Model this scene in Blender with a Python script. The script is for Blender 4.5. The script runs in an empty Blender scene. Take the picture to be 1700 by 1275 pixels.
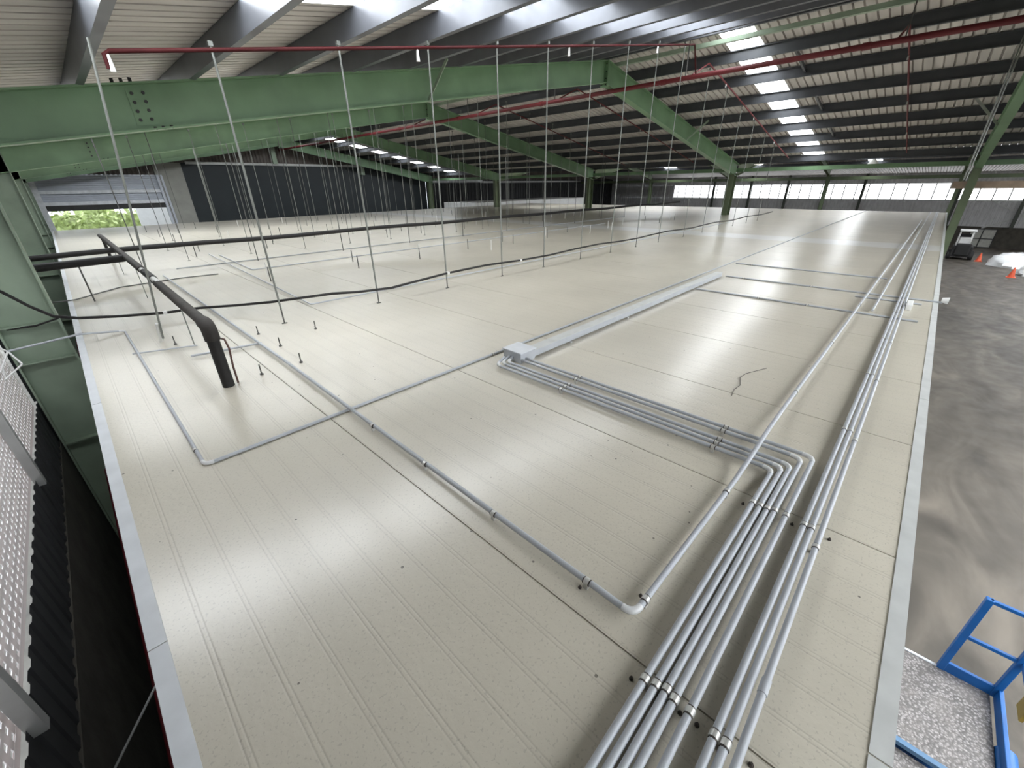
import bpy, math, random
from mathutils import Vector, Matrix
random.seed(7)
S = bpy.context.scene
COL = S.collection

# ---------------------------------------------------------------- camera
F_PX = 677.29
cam_d = bpy.data.cameras.new('camera'); cam = bpy.data.objects.new('camera', cam_d); COL.objects.link(cam)
cam_d.sensor_width = 36.0; cam_d.sensor_fit = 'HORIZONTAL'; cam_d.lens = 36.0 * F_PX / 1700.0
cam_d.clip_start = 0.05; cam_d.clip_end = 400
cam_d.dof.use_dof = False
AX = Vector((0.69272837, -0.3245675, 0.64403676)); AY = Vector((-0.72107695, -0.29530153, 0.62677351)); AZ = Vector((-0.01324527, -0.89858385, -0.43860189))
right = Vector((AX[0], AY[0], AZ[0])); up = -Vector((AX[1], AY[1], AZ[1])); back = -Vector((AX[2], AY[2], AZ[2]))
M = Matrix((right, up, back)).transposed().to_4x4(); M.translation = Vector((0, 0, 1.535))
cam.matrix_world = M
S.camera = cam
# ---------------------------------------------------------------- view, world, light levels
S.view_settings.view_transform = 'Standard'; S.view_settings.look = 'None'
S.view_settings.exposure = 0.48; S.view_settings.gamma = 1.0; S.view_settings.use_curve_mapping = False
SKYLIGHT = 5.6      # radiance of the daylit translucent roof sheets
WINDOW = 2.6         # radiance of the daylit window strip
w = bpy.data.worlds.new('overcast_sky'); S.world = w; w.use_nodes = True
bg = w.node_tree.nodes['Background']; bg.inputs[0].default_value = (0.86, 0.93, 1.0, 1); bg.inputs[1].default_value = 2.2
S.cycles.max_bounces = 8; S.cycles.diffuse_bounces = 5; S.cycles.glossy_bounces = 4; S.cycles.sample_clamp_indirect = 6.0
S.cycles.use_denoising = True
S.cycles.caustics_reflective = False; S.cycles.caustics_refractive = False

# ---------------------------------------------------------------- materials
def nt(name):
    m = bpy.data.materials.new(name); m.use_nodes = True
    return m, m.node_tree.nodes, m.node_tree.links, m.node_tree.nodes['Principled BSDF']
def mat(name, col, rough=0.5, metal=0.0, var=0.12, scale=6.0, bump=0.0, bscale=60.0, stretch=(1, 1, 1), spec=0.5):
    m, N, L, P = nt(name)
    tc = N.new('ShaderNodeTexCoord'); mp = N.new('ShaderNodeMapping'); mp.inputs['Scale'].default_value = stretch
    L.new(tc.outputs['Object'], mp.inputs[0])
    no = N.new('ShaderNodeTexNoise'); no.inputs['Scale'].default_value = scale; no.inputs['Detail'].default_value = 4
    L.new(mp.outputs[0], no.inputs['Vector'])
    cr = N.new('ShaderNodeValToRGB'); cr.color_ramp.elements[0].position = 0.3; cr.color_ramp.elements[1].position = 0.7
    cr.color_ramp.elements[0].color = tuple(c * (1 - var) for c in col) + (1,)
    cr.color_ramp.elements[1].color = tuple(min(1, c * (1 + var)) for c in col) + (1,)
    L.new(no.outputs['Fac'], cr.inputs[0]); L.new(cr.outputs[0], P.inputs['Base Color'])
    P.inputs['Roughness'].default_value = rough; P.inputs['Metallic'].default_value = metal
    P.inputs['Specular IOR Level'].default_value = spec
    if bump > 0:
        n2 = N.new('ShaderNodeTexNoise'); n2.inputs['Scale'].default_value = bscale; n2.inputs['Detail'].default_value = 2
        L.new(tc.outputs['Object'], n2.inputs['Vector'])
        b = N.new('ShaderNodeBump'); b.inputs['Strength'].default_value = bump; b.inputs['Distance'].default_value = 0.01
        L.new(n2.outputs['Fac'], b.inputs['Height']); L.new(b.outputs[0], P.inputs['Normal'])
    return m
def emit(name, col, power, lines=None):
    m, N, L, P = nt(name)
    P.inputs['Base Color'].default_value = (0.7, 0.7, 0.7, 1); P.inputs['Roughness'].default_value = 0.5
    P.inputs['Emission Color'].default_value = col + (1,); P.inputs['Emission Strength'].default_value = power
    if lines:                                  # faint corrugation / lap lines in the sheet itself
        tc = N.new('ShaderNodeTexCoord'); wv = N.new('ShaderNodeTexWave'); wv.wave_type = 'BANDS'; wv.bands_direction = lines[0]
        wv.inputs['Scale'].default_value = lines[1]; L.new(tc.outputs['Object'], wv.inputs['Vector'])
        mr = N.new('ShaderNodeMapRange'); mr.inputs['To Min'].default_value = power * lines[2]; mr.inputs['To Max'].default_value = power
        L.new(wv.outputs['Fac'], mr.inputs['Value']); L.new(mr.outputs[0], P.inputs['Emission Strength'])
    return m

def roof_panel_mat(name='cream_panel', tint=(0.57, 0.53, 0.445)):
    """Painted steel sandwich panel: shallow ribs every 150 mm across X, dust, scratches, dark specks."""
    m, N, L, P = nt(name)
    tc = N.new('ShaderNodeTexCoord')
    sep = N.new('ShaderNodeSeparateXYZ'); L.new(tc.outputs['Object'], sep.inputs[0])
    def math_(op, a, b=None, c=None):
        n = N.new('ShaderNodeMath'); n.operation = op
        for i, v in enumerate((a, b, c)):
            if v is None: continue
            if isinstance(v, (int, float)): n.inputs[i].default_value = v
            else: L.new(v, n.inputs[i])
        return n.outputs[0]
    u = math_('ADD', sep.outputs['X'], -0.93 + 0.075 + 150.0 * 0.15)
    r = math_('MODULO', u, 0.15)
    d = math_('ABSOLUTE', math_('SUBTRACT', r, 0.075))            # distance from rib centre
    h = math_('SMOOTH_MIN', 1.0, math_('DIVIDE', math_('ABSOLUTE', math_('SUBTRACT', d, 0.0085)), 0.005), 0.3)   # two fine grooves
    # colour
    n1 = N.new('ShaderNodeTexNoise'); n1.inputs['Scale'].default_value = 0.7; n1.inputs['Detail'].default_value = 6; L.new(tc.outputs['Object'], n1.inputs['Vector'])
    cr = N.new('ShaderNodeValToRGB'); cr.color_ramp.elements[0].position = 0.3; cr.color_ramp.elements[1].position = 0.75
    cr.color_ramp.elements[0].color = tuple(c * 0.90 for c in tint) + (1,); cr.color_ramp.elements[1].color = tuple(c * 1.08 for c in tint) + (1,)
    L.new(n1.outputs['Fac'], cr.inputs[0])
    # specks of dirt
    vo = N.new('ShaderNodeTexVoronoi'); vo.inputs['Scale'].default_value = 14.0; L.new(tc.outputs['Object'], vo.inputs['Vector'])
    sepc = N.new('ShaderNodeSeparateColor'); L.new(vo.outputs['Color'], sepc.inputs[0])
    rad = math_('MULTIPLY', math_('MAXIMUM', math_('SUBTRACT', sepc.outputs[0], 0.62), 0.0), 0.26)
    spk = math_('LESS_THAN', vo.outputs['Distance'], rad)
    n3 = N.new('ShaderNodeTexNoise'); n3.inputs['Scale'].default_value = 90; n3.inputs['Detail'].default_value = 3; L.new(tc.outputs['Object'], n3.inputs['Vector'])
    dust = math_('MULTIPLY', math_('GREATER_THAN', n3.outputs['Fac'], 0.62), 0.2)
    fac = math_('MINIMUM', math_('ADD', math_('MULTIPLY', spk, 0.8), dust), 0.8)
    groove = math_('MULTIPLY', math_('SUBTRACT', 1.0, h), 0.11)
    fac = math_('MINIMUM', math_('ADD', fac, groove), 0.85)
    mx = N.new('ShaderNodeMix'); mx.data_type = 'RGBA'; L.new(fac, mx.inputs[0]); L.new(cr.outputs[0], mx.inputs[6]); mx.inputs[7].default_value = (0.10, 0.09, 0.075, 1)
    L.new(mx.outputs[2], P.inputs['Base Color'])
    n4 = N.new('ShaderNodeTexNoise'); n4.inputs['Scale'].default_value = 3; n4.inputs['Detail'].default_value = 5; L.new(tc.outputs['Object'], n4.inputs['Vector'])
    mr = N.new('ShaderNodeMapRange'); mr.inputs['To Min'].default_value = 0.30; mr.inputs['To Max'].default_value = 0.42; L.new(n4.outputs['Fac'], mr.inputs['Value'])
    L.new(mr.outputs[0], P.inputs['Roughness'])
    P.inputs['Specular IOR Level'].default_value = 0.5
    P.inputs['Coat Weight'].default_value = 0.6; P.inputs['Coat Roughness'].default_value = 0.22; P.inputs['Coat IOR'].default_value = 1.75
    b1 = N.new('ShaderNodeBump'); b1.inputs['Strength'].default_value = 0.4; b1.inputs['Distance'].default_value = 0.003
    L.new(h, b1.inputs['Height'])
    n5 = N.new('ShaderNodeTexNoise'); n5.inputs['Scale'].default_value = 28; n5.inputs['Detail'].default_value = 3; L.new(tc.outputs['Object'], n5.inputs['Vector'])
    b2 = N.new('ShaderNodeBump'); b2.inputs['Strength'].default_value = 0.16; b2.inputs['Distance'].default_value = 0.01
    L.new(n5.outputs['Fac'], b2.inputs['Height']); L.new(b1.outputs[0], b2.inputs['Normal']); L.new(b2.outputs[0], P.inputs['Normal'])
    return m

def concrete_mat():
    m, N, L, P = nt('stained_concrete')
    tc = N.new('ShaderNodeTexCoord')
    n1 = N.new('ShaderNodeTexNoise'); n1.inputs['Scale'].default_value = 0.35; n1.inputs['Detail'].default_value = 8; n1.inputs['Distortion'].default_value = 1.2
    mp = N.new('ShaderNodeMapping'); mp.inputs['Rotation'].default_value = (0, 0, 0.6); mp.inputs['Scale'].default_value = (1, 2.2, 1)
    L.new(tc.outputs['Object'], mp.inputs[0]); L.new(mp.outputs[0], n1.inputs['Vector'])
    cr = N.new('ShaderNodeValToRGB')
    e = cr.color_ramp.elements; e[0].position = 0.32; e[0].color = (0.042, 0.036, 0.029, 1); e[1].position = 0.72; e[1].color = (0.135, 0.116, 0.095, 1)
    k = e.new(0.52); k.color = (0.075, 0.065, 0.053, 1)
    L.new(n1.outputs['Fac'], cr.inputs[0]); L.new(cr.outputs[0], P.inputs['Base Color'])
    n2 = N.new('ShaderNodeTexNoise'); n2.inputs['Scale'].default_value = 2.5; L.new(tc.outputs['Object'], n2.inputs['Vector'])
    mr = N.new('ShaderNodeMapRange'); P.inputs['Specular IOR Level'].default_value = 0.3; mr.inputs['To Min'].default_value = 0.42; mr.inputs['To Max'].default_value = 0.75; L.new(n2.outputs['Fac'], mr.inputs['Value'])
    L.new(mr.outputs[0], P.inputs['Roughness'])
    return m

def brick_mat():
    m, N, L, P = nt('pale_brick')
    tc = N.new('ShaderNodeTexCoord'); mp = N.new('ShaderNodeMapping'); mp.inputs['Rotation'].default_value = (math.pi / 2, 0, math.pi / 2)
    L.new(tc.outputs['Object'], mp.inputs[0])
    b = N.new('ShaderNodeTexBrick'); b.inputs['Scale'].default_value = 4.0
    b.inputs['Color1'].default_value = (0.16, 0.11, 0.10, 1); b.inputs['Color2'].default_value = (0.11, 0.085, 0.08, 1); b.inputs['Mortar'].default_value = (0.2, 0.19, 0.18, 1)
    L.new(mp.outputs[0], b.inputs['Vector']); L.new(b.outputs['Color'], P.inputs['Base Color']); P.inputs['Roughness'].default_value = 0.9
    return m

def deck_mat():
    m, N, L, P = nt('tread_deck')
    tc = N.new('ShaderNodeTexCoord')
    v = N.new('ShaderNodeTexVoronoi'); v.inputs['Scale'].default_value = 45; L.new(tc.outputs['Object'], v.inputs['Vector'])
    cr = N.new('ShaderNodeValToRGB'); cr.color_ramp.elements[0].position = 0.15; cr.color_ramp.elements[0].color = (0.42, 0.39, 0.38, 1)
    cr.color_ramp.elements[1].position = 0.6; cr.color_ramp.elements[1].color = (0.14, 0.13, 0.125, 1)
    n = N.new('ShaderNodeTexNoise'); n.inputs['Scale'].default_value = 5; L.new(tc.outputs['Object'], n.inputs['Vector'])
    mx = N.new('ShaderNodeMix'); mx.data_type = 'RGBA'; L.new(v.outputs['Distance'], cr.inputs[0])
    mr = N.new('ShaderNodeMapRange'); mr.inputs['From Min'].default_value = 0.4; mr.inputs['From Max'].default_value = 0.7; mr.inputs['To Max'].default_value = 0.6
    L.new(n.outputs['Fac'], mr.inputs['Value']); L.new(mr.outputs[0], mx.inputs[0]); L.new(cr.outputs[0], mx.inputs[6]); mx.inputs[7].default_value = (0.24, 0.22, 0.205, 1)
    L.new(mx.outputs[2], P.inputs['Base Color']); P.inputs['Roughness'].default_value = 0.45; P.inputs['Metallic'].default_value = 0.3
    b = N.new('ShaderNodeBump'); b.inputs['Strength'].default_value = 0.6; b.inputs['Distance'].default_value = 0.004
    L.new(v.outputs['Distance'], b.inputs['Height']); L.new(b.outputs[0], P.inputs['Normal'])
    return m

MT = dict(
    panel=roof_panel_mat(), panel_white=roof_panel_mat('whiter_panel', (0.66, 0.655, 0.63)),
    flash=mat('white_flashing', (0.60, 0.62, 0.65), 0.45, 0, 0.07, 8),
    flash_grey=mat('grey_flashing', (0.50, 0.51, 0.50), 0.5, 0, 0.08, 8),
    conduit=mat('grey_pvc', (0.42, 0.44, 0.475), 0.38, 0, 0.06, 10), elbow=mat('pale_pvc', (0.66, 0.665, 0.67), 0.35, 0, 0.05, 10),
    clip=mat('galvanised_clip', (0.62, 0.62, 0.60), 0.35, 0.5, 0.1, 30), screw=mat('dark_screw', (0.06, 0.05, 0.045), 0.5, 0.3),
    green=mat('green_paint', (0.185, 0.31, 0.175), 0.42, 0, 0.14, 1.5, 0.05, 40), greenl=mat('pale_green_paint', (0.30, 0.38, 0.29), 0.45, 0, 0.16, 2.0),
    green_dark=mat('olive_green_paint', (0.12, 0.155, 0.085), 0.5, 0, 0.15, 2.0),
    dark_post=mat('dark_grey_green_paint', (0.06, 0.07, 0.055), 0.5), purlin_lit=mat('skylit_galvanised_purlin', (0.115, 0.122, 0.14), 0.38, 0.35, 0.10, 3.0), purlin=mat('galvanised_purlin', (0.085, 0.09, 0.10), 0.42, 0.25, 0.10, 3.0),  # left-slope purlins use a lighter copy, skylight put into the colour
    sheet=mat('grey_roof_sheet', (0.62, 0.59, 0.565), 0.55, 0, 0.12, 1.2, stretch=(0.3, 4, 1)),
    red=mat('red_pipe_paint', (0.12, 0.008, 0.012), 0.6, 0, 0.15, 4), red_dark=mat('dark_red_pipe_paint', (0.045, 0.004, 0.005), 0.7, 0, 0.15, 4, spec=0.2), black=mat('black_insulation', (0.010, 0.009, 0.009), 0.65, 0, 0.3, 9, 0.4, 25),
    brownpipe=mat('dark_foam_lagging', (0.032, 0.027, 0.024), 0.7, 0, 0.3, 6, 0.4, 25),
    rod=mat('zinc_rod', (0.20, 0.21, 0.195), 0.45, 0.1, 0.1, 20), rod_dark=mat('dull_rod', (0.11, 0.11, 0.105), 0.5, 0.3, 0.1, 20),
    darkclad=mat('charcoal_wall_sheet', (0.035, 0.037, 0.040), 0.6, 0, 0.15, 2), blackwall=mat('black_wall_panel', (0.016, 0.022, 0.026), 0.55, 0, 0.12, 1),
    greyclad=mat('grey_wall_sheet', (0.58, 0.58, 0.59), 0.6, 0, 0.12, 2, stretch=(1, 3, 1)), brownclad=mat('brown_wall_sheet', (0.13, 0.11, 0.10), 0.6, 0, 0.2, 2),
    beige=mat('beige_wall_panel', (0.32, 0.32, 0.29), 0.6, 0, 0.1, 2), masonry=mat('rough_block', (0.06, 0.055, 0.045), 0.9, 0, 0.3, 3, 0.5, 12),
    mesh=emit('daylit_perforated_plastic', (0.56, 0.47, 0.46), 0.24, ('Z', 3.0, 0.6)), concrete=concrete_mat(), brick=brick_mat(),  # wall screen glows by itself in place of daylight passing through
    blue=mat('blue_lift_paint', (0.008, 0.10, 0.33), 0.4, 0, 0.12, 5), blue_grey=mat('faded_blue_paint', (0.10, 0.20, 0.33), 0.45, 0, 0.12, 5),
    deck=deck_mat(), rubber=mat('black_rubber', (0.02, 0.02, 0.02), 0.8), yellow=mat('ochre_label', (0.28, 0.19, 0.03), 0.5),
    shutter=mat('bluish_shutter_slats', (0.52, 0.55, 0.62), 0.4, 0.1, 0.06, 3), shutter_hi=mat('pale_shutter_rail', (0.8, 0.82, 0.86), 0.35),
    white=mat('white_paint', (0.75, 0.75, 0.74), 0.4, 0, 0.05, 4), wrap=mat('white_plastic_wrap', (0.78, 0.79, 0.80), 0.25, 0, 0.12, 3, 0.5, 9),
    orange=mat('orange_cone', (0.75, 0.12, 0.05), 0.5), brown=mat('rusty_beam', (0.26, 0.19, 0.13), 0.7, 0, 0.2, 3), galv=mat('galvanised_steel', (0.50, 0.51, 0.50), 0.4, 0.3, 0.1, 5),
    leaf=mat('hedge_leaves', (0.50, 0.58, 0.27), 0.8, 0, 0.5, 4), ground=mat('outdoor_gravel', (0.42, 0.40, 0.36), 0.9, 0, 0.2, 3),
    glass=emit('daylit_window_sheet', (0.95, 0.97, 1.0), WINDOW), sky=emit('daylit_roof_sheet', (0.93, 0.97, 1.0), SKYLIGHT),
    brown_dark=mat('dark_red_brown', (0.10, 0.045, 0.035), 0.6), frame=mat('dark_frame', (0.03, 0.03, 0.03), 0.5), pane=mat('dusty_pane', (0.42, 0.42, 0.38), 0.3), lamp=mat('lamp_housing', (0.7, 0.7, 0.68), 0.35), lampglow=emit('lamp_glow', (1, 0.97, 0.9), 2.5),
)

# ---------------------------------------------------------------- mesh helpers
class MB:
    def __init__(s): s.v = []; s.f = []
    def add(s, V, Fc):
        o = len(s.v); s.v += [tuple(v) for v in V]; s.f += [tuple(i + o for i in f) for f in Fc]; return s
    def box(s, x0, x1, y0, y1, z0, z1):
        V = [(x, y, z) for z in (z0, z1) for y in (y0, y1) for x in (x0, x1)]
        return s.add(V, [(0, 2, 3, 1), (4, 5, 7, 6), (0, 1, 5, 4), (2, 6, 7, 3), (0, 4, 6, 2), (1, 3, 7, 5)])
    def bar(s, a, b, w, h, upv=(0, 0, 1)):
        a = Vector(a); b = Vector(b); d = (b - a).normalized(); sd = d.cross(Vector(upv))
        if sd.length < 1e-4: sd = d.cross(Vector((1, 0, 0)))
        sd.normalize(); u = sd.cross(d).normalized(); V = []
        for p in (a, b):
            for sx, sz in ((-1, -1), (1, -1), (1, 1), (-1, 1)): V.append(p + sd * sx * w / 2 + u * sz * h / 2)
        return s.add(V, [(0, 1, 2, 3), (7, 6, 5, 4), (0, 4, 5, 1), (1, 5, 6, 2), (2, 6, 7, 3), (3, 7, 4, 0)])
    def tube(s, pts, r, n=10, caps=True):
        P = [Vector(p) for p in pts]; rings = []; ref = None
        for i, p in enumerate(P):
            d = (P[min(i + 1, len(P) - 1)] - P[max(i - 1, 0)]).normalized()
            if ref is None:
                ref = Vector((0, 0, 1)) if abs(d.z) < 0.9 else Vector((1, 0, 0))
            a = d.cross(ref).normalized(); ref = a.cross(d).normalized()
            rr = r[i] if isinstance(r, (list, tuple)) else r
            rings.append([p + (a * math.cos(2 * math.pi * k / n) + ref * math.sin(2 * math.pi * k / n)) * rr for k in range(n)])
        V = [v for R in rings for v in R]; Fc = []
        for i in range(len(P) - 1):
            for k in range(n):
                a, b = i * n + k, i * n + (k + 1) % n
                Fc.append((a, a + n, b + n, b))
        if caps: Fc.append(tuple(range(n))); Fc.append(tuple(range(len(V) - 1, len(V) - n - 1, -1)))
        return s.add(V, Fc)
    def extrude(s, prof, a, b):
        """prof: closed polygon of offsets (vectors); swept from a to b."""
        n = len(prof); a = Vector(a); b = Vector(b)
        V = [a + Vector(p) for p in prof] + [b + Vector(p) for p in prof]
        Fc = [(k, (k + 1) % n, n + (k + 1) % n, n + k) for k in range(n)] + [tuple(range(n - 1, -1, -1)), tuple(range(n, 2 * n))]
        return s.add(V, Fc)
    def sheet(s, A, B):
        n = len(A)
        return s.add(list(A) + list(B), [(k, k + 1, n + k + 1, n + k) for k in range(n - 1)])
    def build(s, name, m, parent=None, smooth=False, bevel=0.0):
        me = bpy.data.meshes.new(name); me.from_pydata(s.v, [], s.f); me.materials.append(MT[m]); me.update()
        o = bpy.data.objects.new(name, me); COL.objects.link(o)
        if parent is not None:
            o.parent = parent; o.matrix_parent_inverse = parent.matrix_basis.inverted()
        if smooth: me.polygons.foreach_set('use_smooth', [True] * len(me.polygons))
        if smooth: 
            try: me.set_sharp_from_angle(angle=0.7)
            except Exception: pass
        if bevel:
            b = o.modifiers.new('bevel', 'BEVEL'); b.width = bevel; b.segments = 2; b.limit_method = 'ANGLE'
        return o
def tag(o, label=None, cat=None, group=None, kind=None):
    if label: o['label'] = label
    if cat: o['category'] = cat
    if group: o['group'] = group
    if kind: o['kind'] = kind
    return o
def empty(name, loc, label, cat, group=None):
    o = bpy.data.objects.new(name, None); COL.objects.link(o); o.location = loc; o.empty_display_size = 0.2
    return tag(o, label, cat, group)
def struct(mb, name, m, label=None):
    o = mb.build(name, m); o['kind'] = 'structure'
    if label: o['label'] = label
    return o
ORD = ['first', 'second', 'third', 'fourth', 'fifth', 'sixth', 'seventh', 'eighth', 'ninth', 'tenth', 'eleventh', 'twelfth', 'thirteenth', 'fourteenth', 'fifteenth', 'sixteenth', 'seventeenth', 'eighteenth']

# ---------------------------------------------------------------- main dimensions (metres; z = 0 is the top of the cold room)
FLOOR = -4.0
RX, RZ = 11.9, 4.58           # ridge of the near span, top of rafters
SL, SR = 0.171, 0.185         # roof slopes
EX0, EX1 = -0.95, 24.3
PY = [-0.6, 7.8, 16.2, 24.6, 33.0]
YMIN, YMAX = -24.0, 34.2
PD = 0.25                     # purlin depth
def rt(x):                    # top of rafter
    if x <= RX: return RZ - SL * (RX - x)
    if x <= EX1: return RZ - SR * (x - RX)
    if x <= 36.5: return rt(EX1) + 0.19 * (x - EX1)
    if x <= 48.7: return rt(36.5) - 0.19 * (x - 36.5)
    return 2.28 - 0.07 * (x - 48.7)
# ================================================================ SETTING
struct(MB().box(EX0 - 0.2, 56.2, YMIN, YMAX, FLOOR - 0.2, FLOOR), 'floor', 'concrete')
struct(MB().box(-40, EX0 - 0.2, -40, 60, FLOOR - 0.4, FLOOR - 0.05), 'ground_outside', 'ground')
struct(MB().box(-40, 60, YMAX + 0.2, 70, FLOOR - 0.4, FLOOR - 0.05), 'ground_outside_end', 'ground')
# brick building next door, seen through the perforated wall sheets
struct(MB().box(-5.2, -4.8, -6, 24, FLOOR, 2.6), 'wall_neighbour', 'brick')

def ribbed(x0, x1, y0, y1, zf, pitch=0.19, rib=0.042, h=0.065):
    """Roof sheet: flat pans between narrow upstanding ribs that run down the slope."""
    prof = [(y0, 0.0)]; n = int((y1 - y0) / pitch)
    for k in range(n):
        c = y0 + (k + 0.5) * (y1 - y0) / max(n, 1)
        prof += [(c - rib / 2, 0.0), (c - rib / 4, h), (c + rib / 4, h), (c + rib / 2, 0.0)]
    prof.append((y1, 0.0))
    A = [(x0, y, zf(x0) + dz) for y, dz in prof]; B = [(x1, y, zf(x1) + dz) for y, dz in prof]
    return A, B
STRIP_R = [(-21.0, -12.6), (-12.4, -6.0), (4.27, 5.04), (29.6, 30.7)]  # the strips behind the viewpoint are unseen, added for even light
STRIP_L = [(-21.0, -12.6), (-12.4, -3.3), (4.30, 5.24), (9.7, 10.5), (13.0, 13.8), (17.8, 18.8), (20.2, 21.4), (29.6, 30.7)]  # strips behind the viewpoint and hidden by rafters are added for light
STRIP_2 = [(-14.6, -11.3), (-7.4, -5.1), (4.3, 5.2), (13.0, 14.3), (21.0, 22.3)]  # far-span strips, mostly widened to add light there
XH = 18.5                     # the short strip behind the nearest rafter ends here
zs = lambda x: rt(x) + PD + 0.005
ceil_mb = MB()
def fill_roof(x0, x1, strips, eps):
    ys = [YMIN] + [v for s_ in strips for v in s_] + [YMAX]
    f0, f1 = zs(x0 + eps), zs(x1 - eps)
    lin = lambda x: f0 + (f1 - f0) * (x - x0) / (x1 - x0)
    for k in range(0, len(ys), 2):
        ceil_mb.sheet(*ribbed(x0, x1, ys[k], ys[k + 1], lin))
    return lin
linL = fill_roof(EX0 - 0.3, RX, STRIP_L, 0); linR = fill_roof(RX, EX1, STRIP_R, 0)
lin2a = fill_roof(EX1, 36.5, STRIP_2, 1e-4); lin2b = fill_roof(36.5, 48.7, STRIP_2, 0)
fill_roof(48.7, 56.3, [], 1e-3)
struct(ceil_mb, 'ceiling', 'sheet', 'grey corrugated roof sheeting')
def skylight(x0, x1, ys, lin, label, group):
    # translucent corrugated sheet, same ribs as its neighbours
    o = MB().sheet(*ribbed(x0, x1, ys[0], ys[1], lin)).build('skylight', 'sky')
    return tag(o, label, 'skylight', group)
BACKS = ['added light farthest behind the viewpoint', 'added light just behind the viewpoint', 'before the nearest green rafter', 'added light hidden above the nearest green rafter', 'added light hidden halfway between the nearest rafters', 'added light hidden behind the second green rafter', 'added light hidden between second and third rafters', 'beyond the third green rafter']
for i, a in enumerate(STRIP_L): skylight(EX0 - 0.3, RX, a, linL, 'translucent skylight strip on the left roof slope, ' + BACKS[i], 'skylights of the near roof')
for i, b in enumerate(STRIP_R): skylight(RX, EX1, b, linR, 'bright translucent skylight strip down the right roof slope, ' + BACKS[i if i < 3 else 7], 'skylights of the near roof')
for i, a in enumerate(STRIP_2):
    skylight(EX1, 36.5, a, lin2a, 'skylight strip on the rising slope of the far roof span, ' + ORD[i] + ' from the right', 'skylights of the far roof')
    skylight(36.5, 48.7, a, lin2b, 'skylight strip on the falling slope of the far roof span, ' + ORD[i] + ' from the right', 'skylights of the far roof')

# --- left wall (x = EX0): block base, dark cladding, perforated strip, dark cladding above
struct(MB().box(EX0 - 0.2, EX0, YMIN, YMAX, FLOOR, -1.58), 'wall_left', 'masonry', 'rough dark block base of the left wall')
def clad_x(mb, x, y0, y1, z0, z1, pitch=0.2, d=0.03, sgn=1):
    n = max(1, int((y1 - y0) / pitch)); pr = []
    for k in range(n):
        c = y0 + (k + .5) * (y1 - y0) / n; pr += [(c - .06, 0), (c - .04, d), (c + .04, d), (c + .06, 0)]
    pr = [(y0, 0)] + pr + [(y1, 0)]
    return mb.sheet([(x + sgn * dx, y, z0) for y, dx in pr], [(x + sgn * dx, y, z1) for y, dx in pr])
def clad_y(mb, y, x0, x1, z0f, z1f, pitch=0.2, d=0.03, sgn=-1):
    n = max(1, int((x1 - x0) / pitch)); pr = []
    for k in range(n):
        c = x0 + (k + .5) * (x1 - x0) / n; pr += [(c - .06, 0), (c - .04, d), (c + .04, d), (c + .06, 0)]
    pr = [(x0, 0)] + pr + [(x1, 0)]
    return mb.sheet([(x, y + sgn * dx, z0f(x)) for x, dx in pr], [(x, y + sgn * dx, z1f(x)) for x, dx in pr])
mb = MB(); clad_x(mb, EX0 - 0.02, YMIN, YMAX, -1.6, -0.98, 0.2, 0.012); clad_x(mb, EX0 - 0.04, YMIN, YMAX, 0.9, zs(EX0) + 0.1)
clad_x(mb, EX0 - 0.04, 7.95, YMAX, -1.0, 0.95); clad_x(mb, EX0 - 0.04, YMIN, 0.6, -1.0, 0.95)
struct(mb, 'wall_left_sheeting', 'darkclad', 'dark ribbed sheeting of the left wall')
# perforated sheet: a real lattice with square holes, its daylight put in as emission
mb = MB(); y0, y1, z0, z1 = 0.6, 7.78, -0.98, 0.9
y = y0
while y < y1: mb.box(EX0 - 0.05, EX0 - 0.045, y, y + 0.055, z0, z1); y += 0.10
z = z0
while z < z1: mb.box(EX0 - 0.0505, EX0 - 0.0455, y0, y1, z, z + 0.03); z += 0.06
mb.box(EX0 - .052, EX0 - .044, y0, y1, z0 - .02, z0 + .03)
po = tag(mb.build('perforated_wall_screen', 'mesh'), 'pinkish glowing perforated screen in the left wall, square holes letting daylight in', 'wall screen')
for k, yy in enumerate((5.55, 2.62)):
    o = MB().box(EX0 - 0.03, EX0 + 0.04, yy, yy + 0.075, -1.06, 0.9).build('screen_post', 'galv')
    tag(o, ['grey steel post across the perforated screen, farther along the wall', 'grey steel post across the perforated screen, at the lower left corner'][k], 'post', 'posts of the perforated screen')
# --- end wall at YMAX with roller door
DX0, DX1, DTOP = -0.15, 4.95, 2.35
bot = lambda v: (lambda x: v)
mb = MB(); clad_y(mb, YMAX, EX0, 24.3, bot(3.0), lambda x: zs(x)); clad_y(mb, YMAX, EX0, 6.3, bot(DTOP), bot(3.02))
clad_y(mb, YMAX, 24.3, 56.2, bot(2.0), lambda x: zs(x)); mb.box(EX0 - .2, DX0, YMAX - .02, YMAX + .1, FLOOR, 3)
struct(mb, 'wall_end', 'brownclad', 'dark brown ribbed gable sheeting of the far left end wall')
struct(MB().box(DX1, 6.35, YMAX - 0.1, YMAX + 0.05, FLOOR, 3.0), 'wall_end_panel', 'beige', 'plain beige panel beside the roller door')
mb = MB().box(6.35, 24.2, YMAX - 0.12, YMAX - 0.02, FLOOR, 3.0)
struct(mb, 'wall_end_black', 'blackwall', 'black lined part of the end wall')
mb = MB(); clad_y(mb, YMAX, 24.3, 56.2, bot(FLOOR), bot(2.05), 0.4)
struct(mb, 'wall_end_grey', 'darkclad', 'dark blue-grey ribbed end wall sheeting')
tag(MB().box(6.6, 20.5, YMAX - 0.25, YMAX - 0.12, 2.94, 3.08).build('wall_rail', 'galv'), 'pale steel rail along the top of the black end wall', 'rail')
tag(MB().box(24.9, 31.0, YMAX - 0.3, YMAX - 0.05, 1.80, 2.02).build('wall_rail', 'shutter_hi'), 'bright white rail on the end wall right of the black lining', 'rail')
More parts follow.
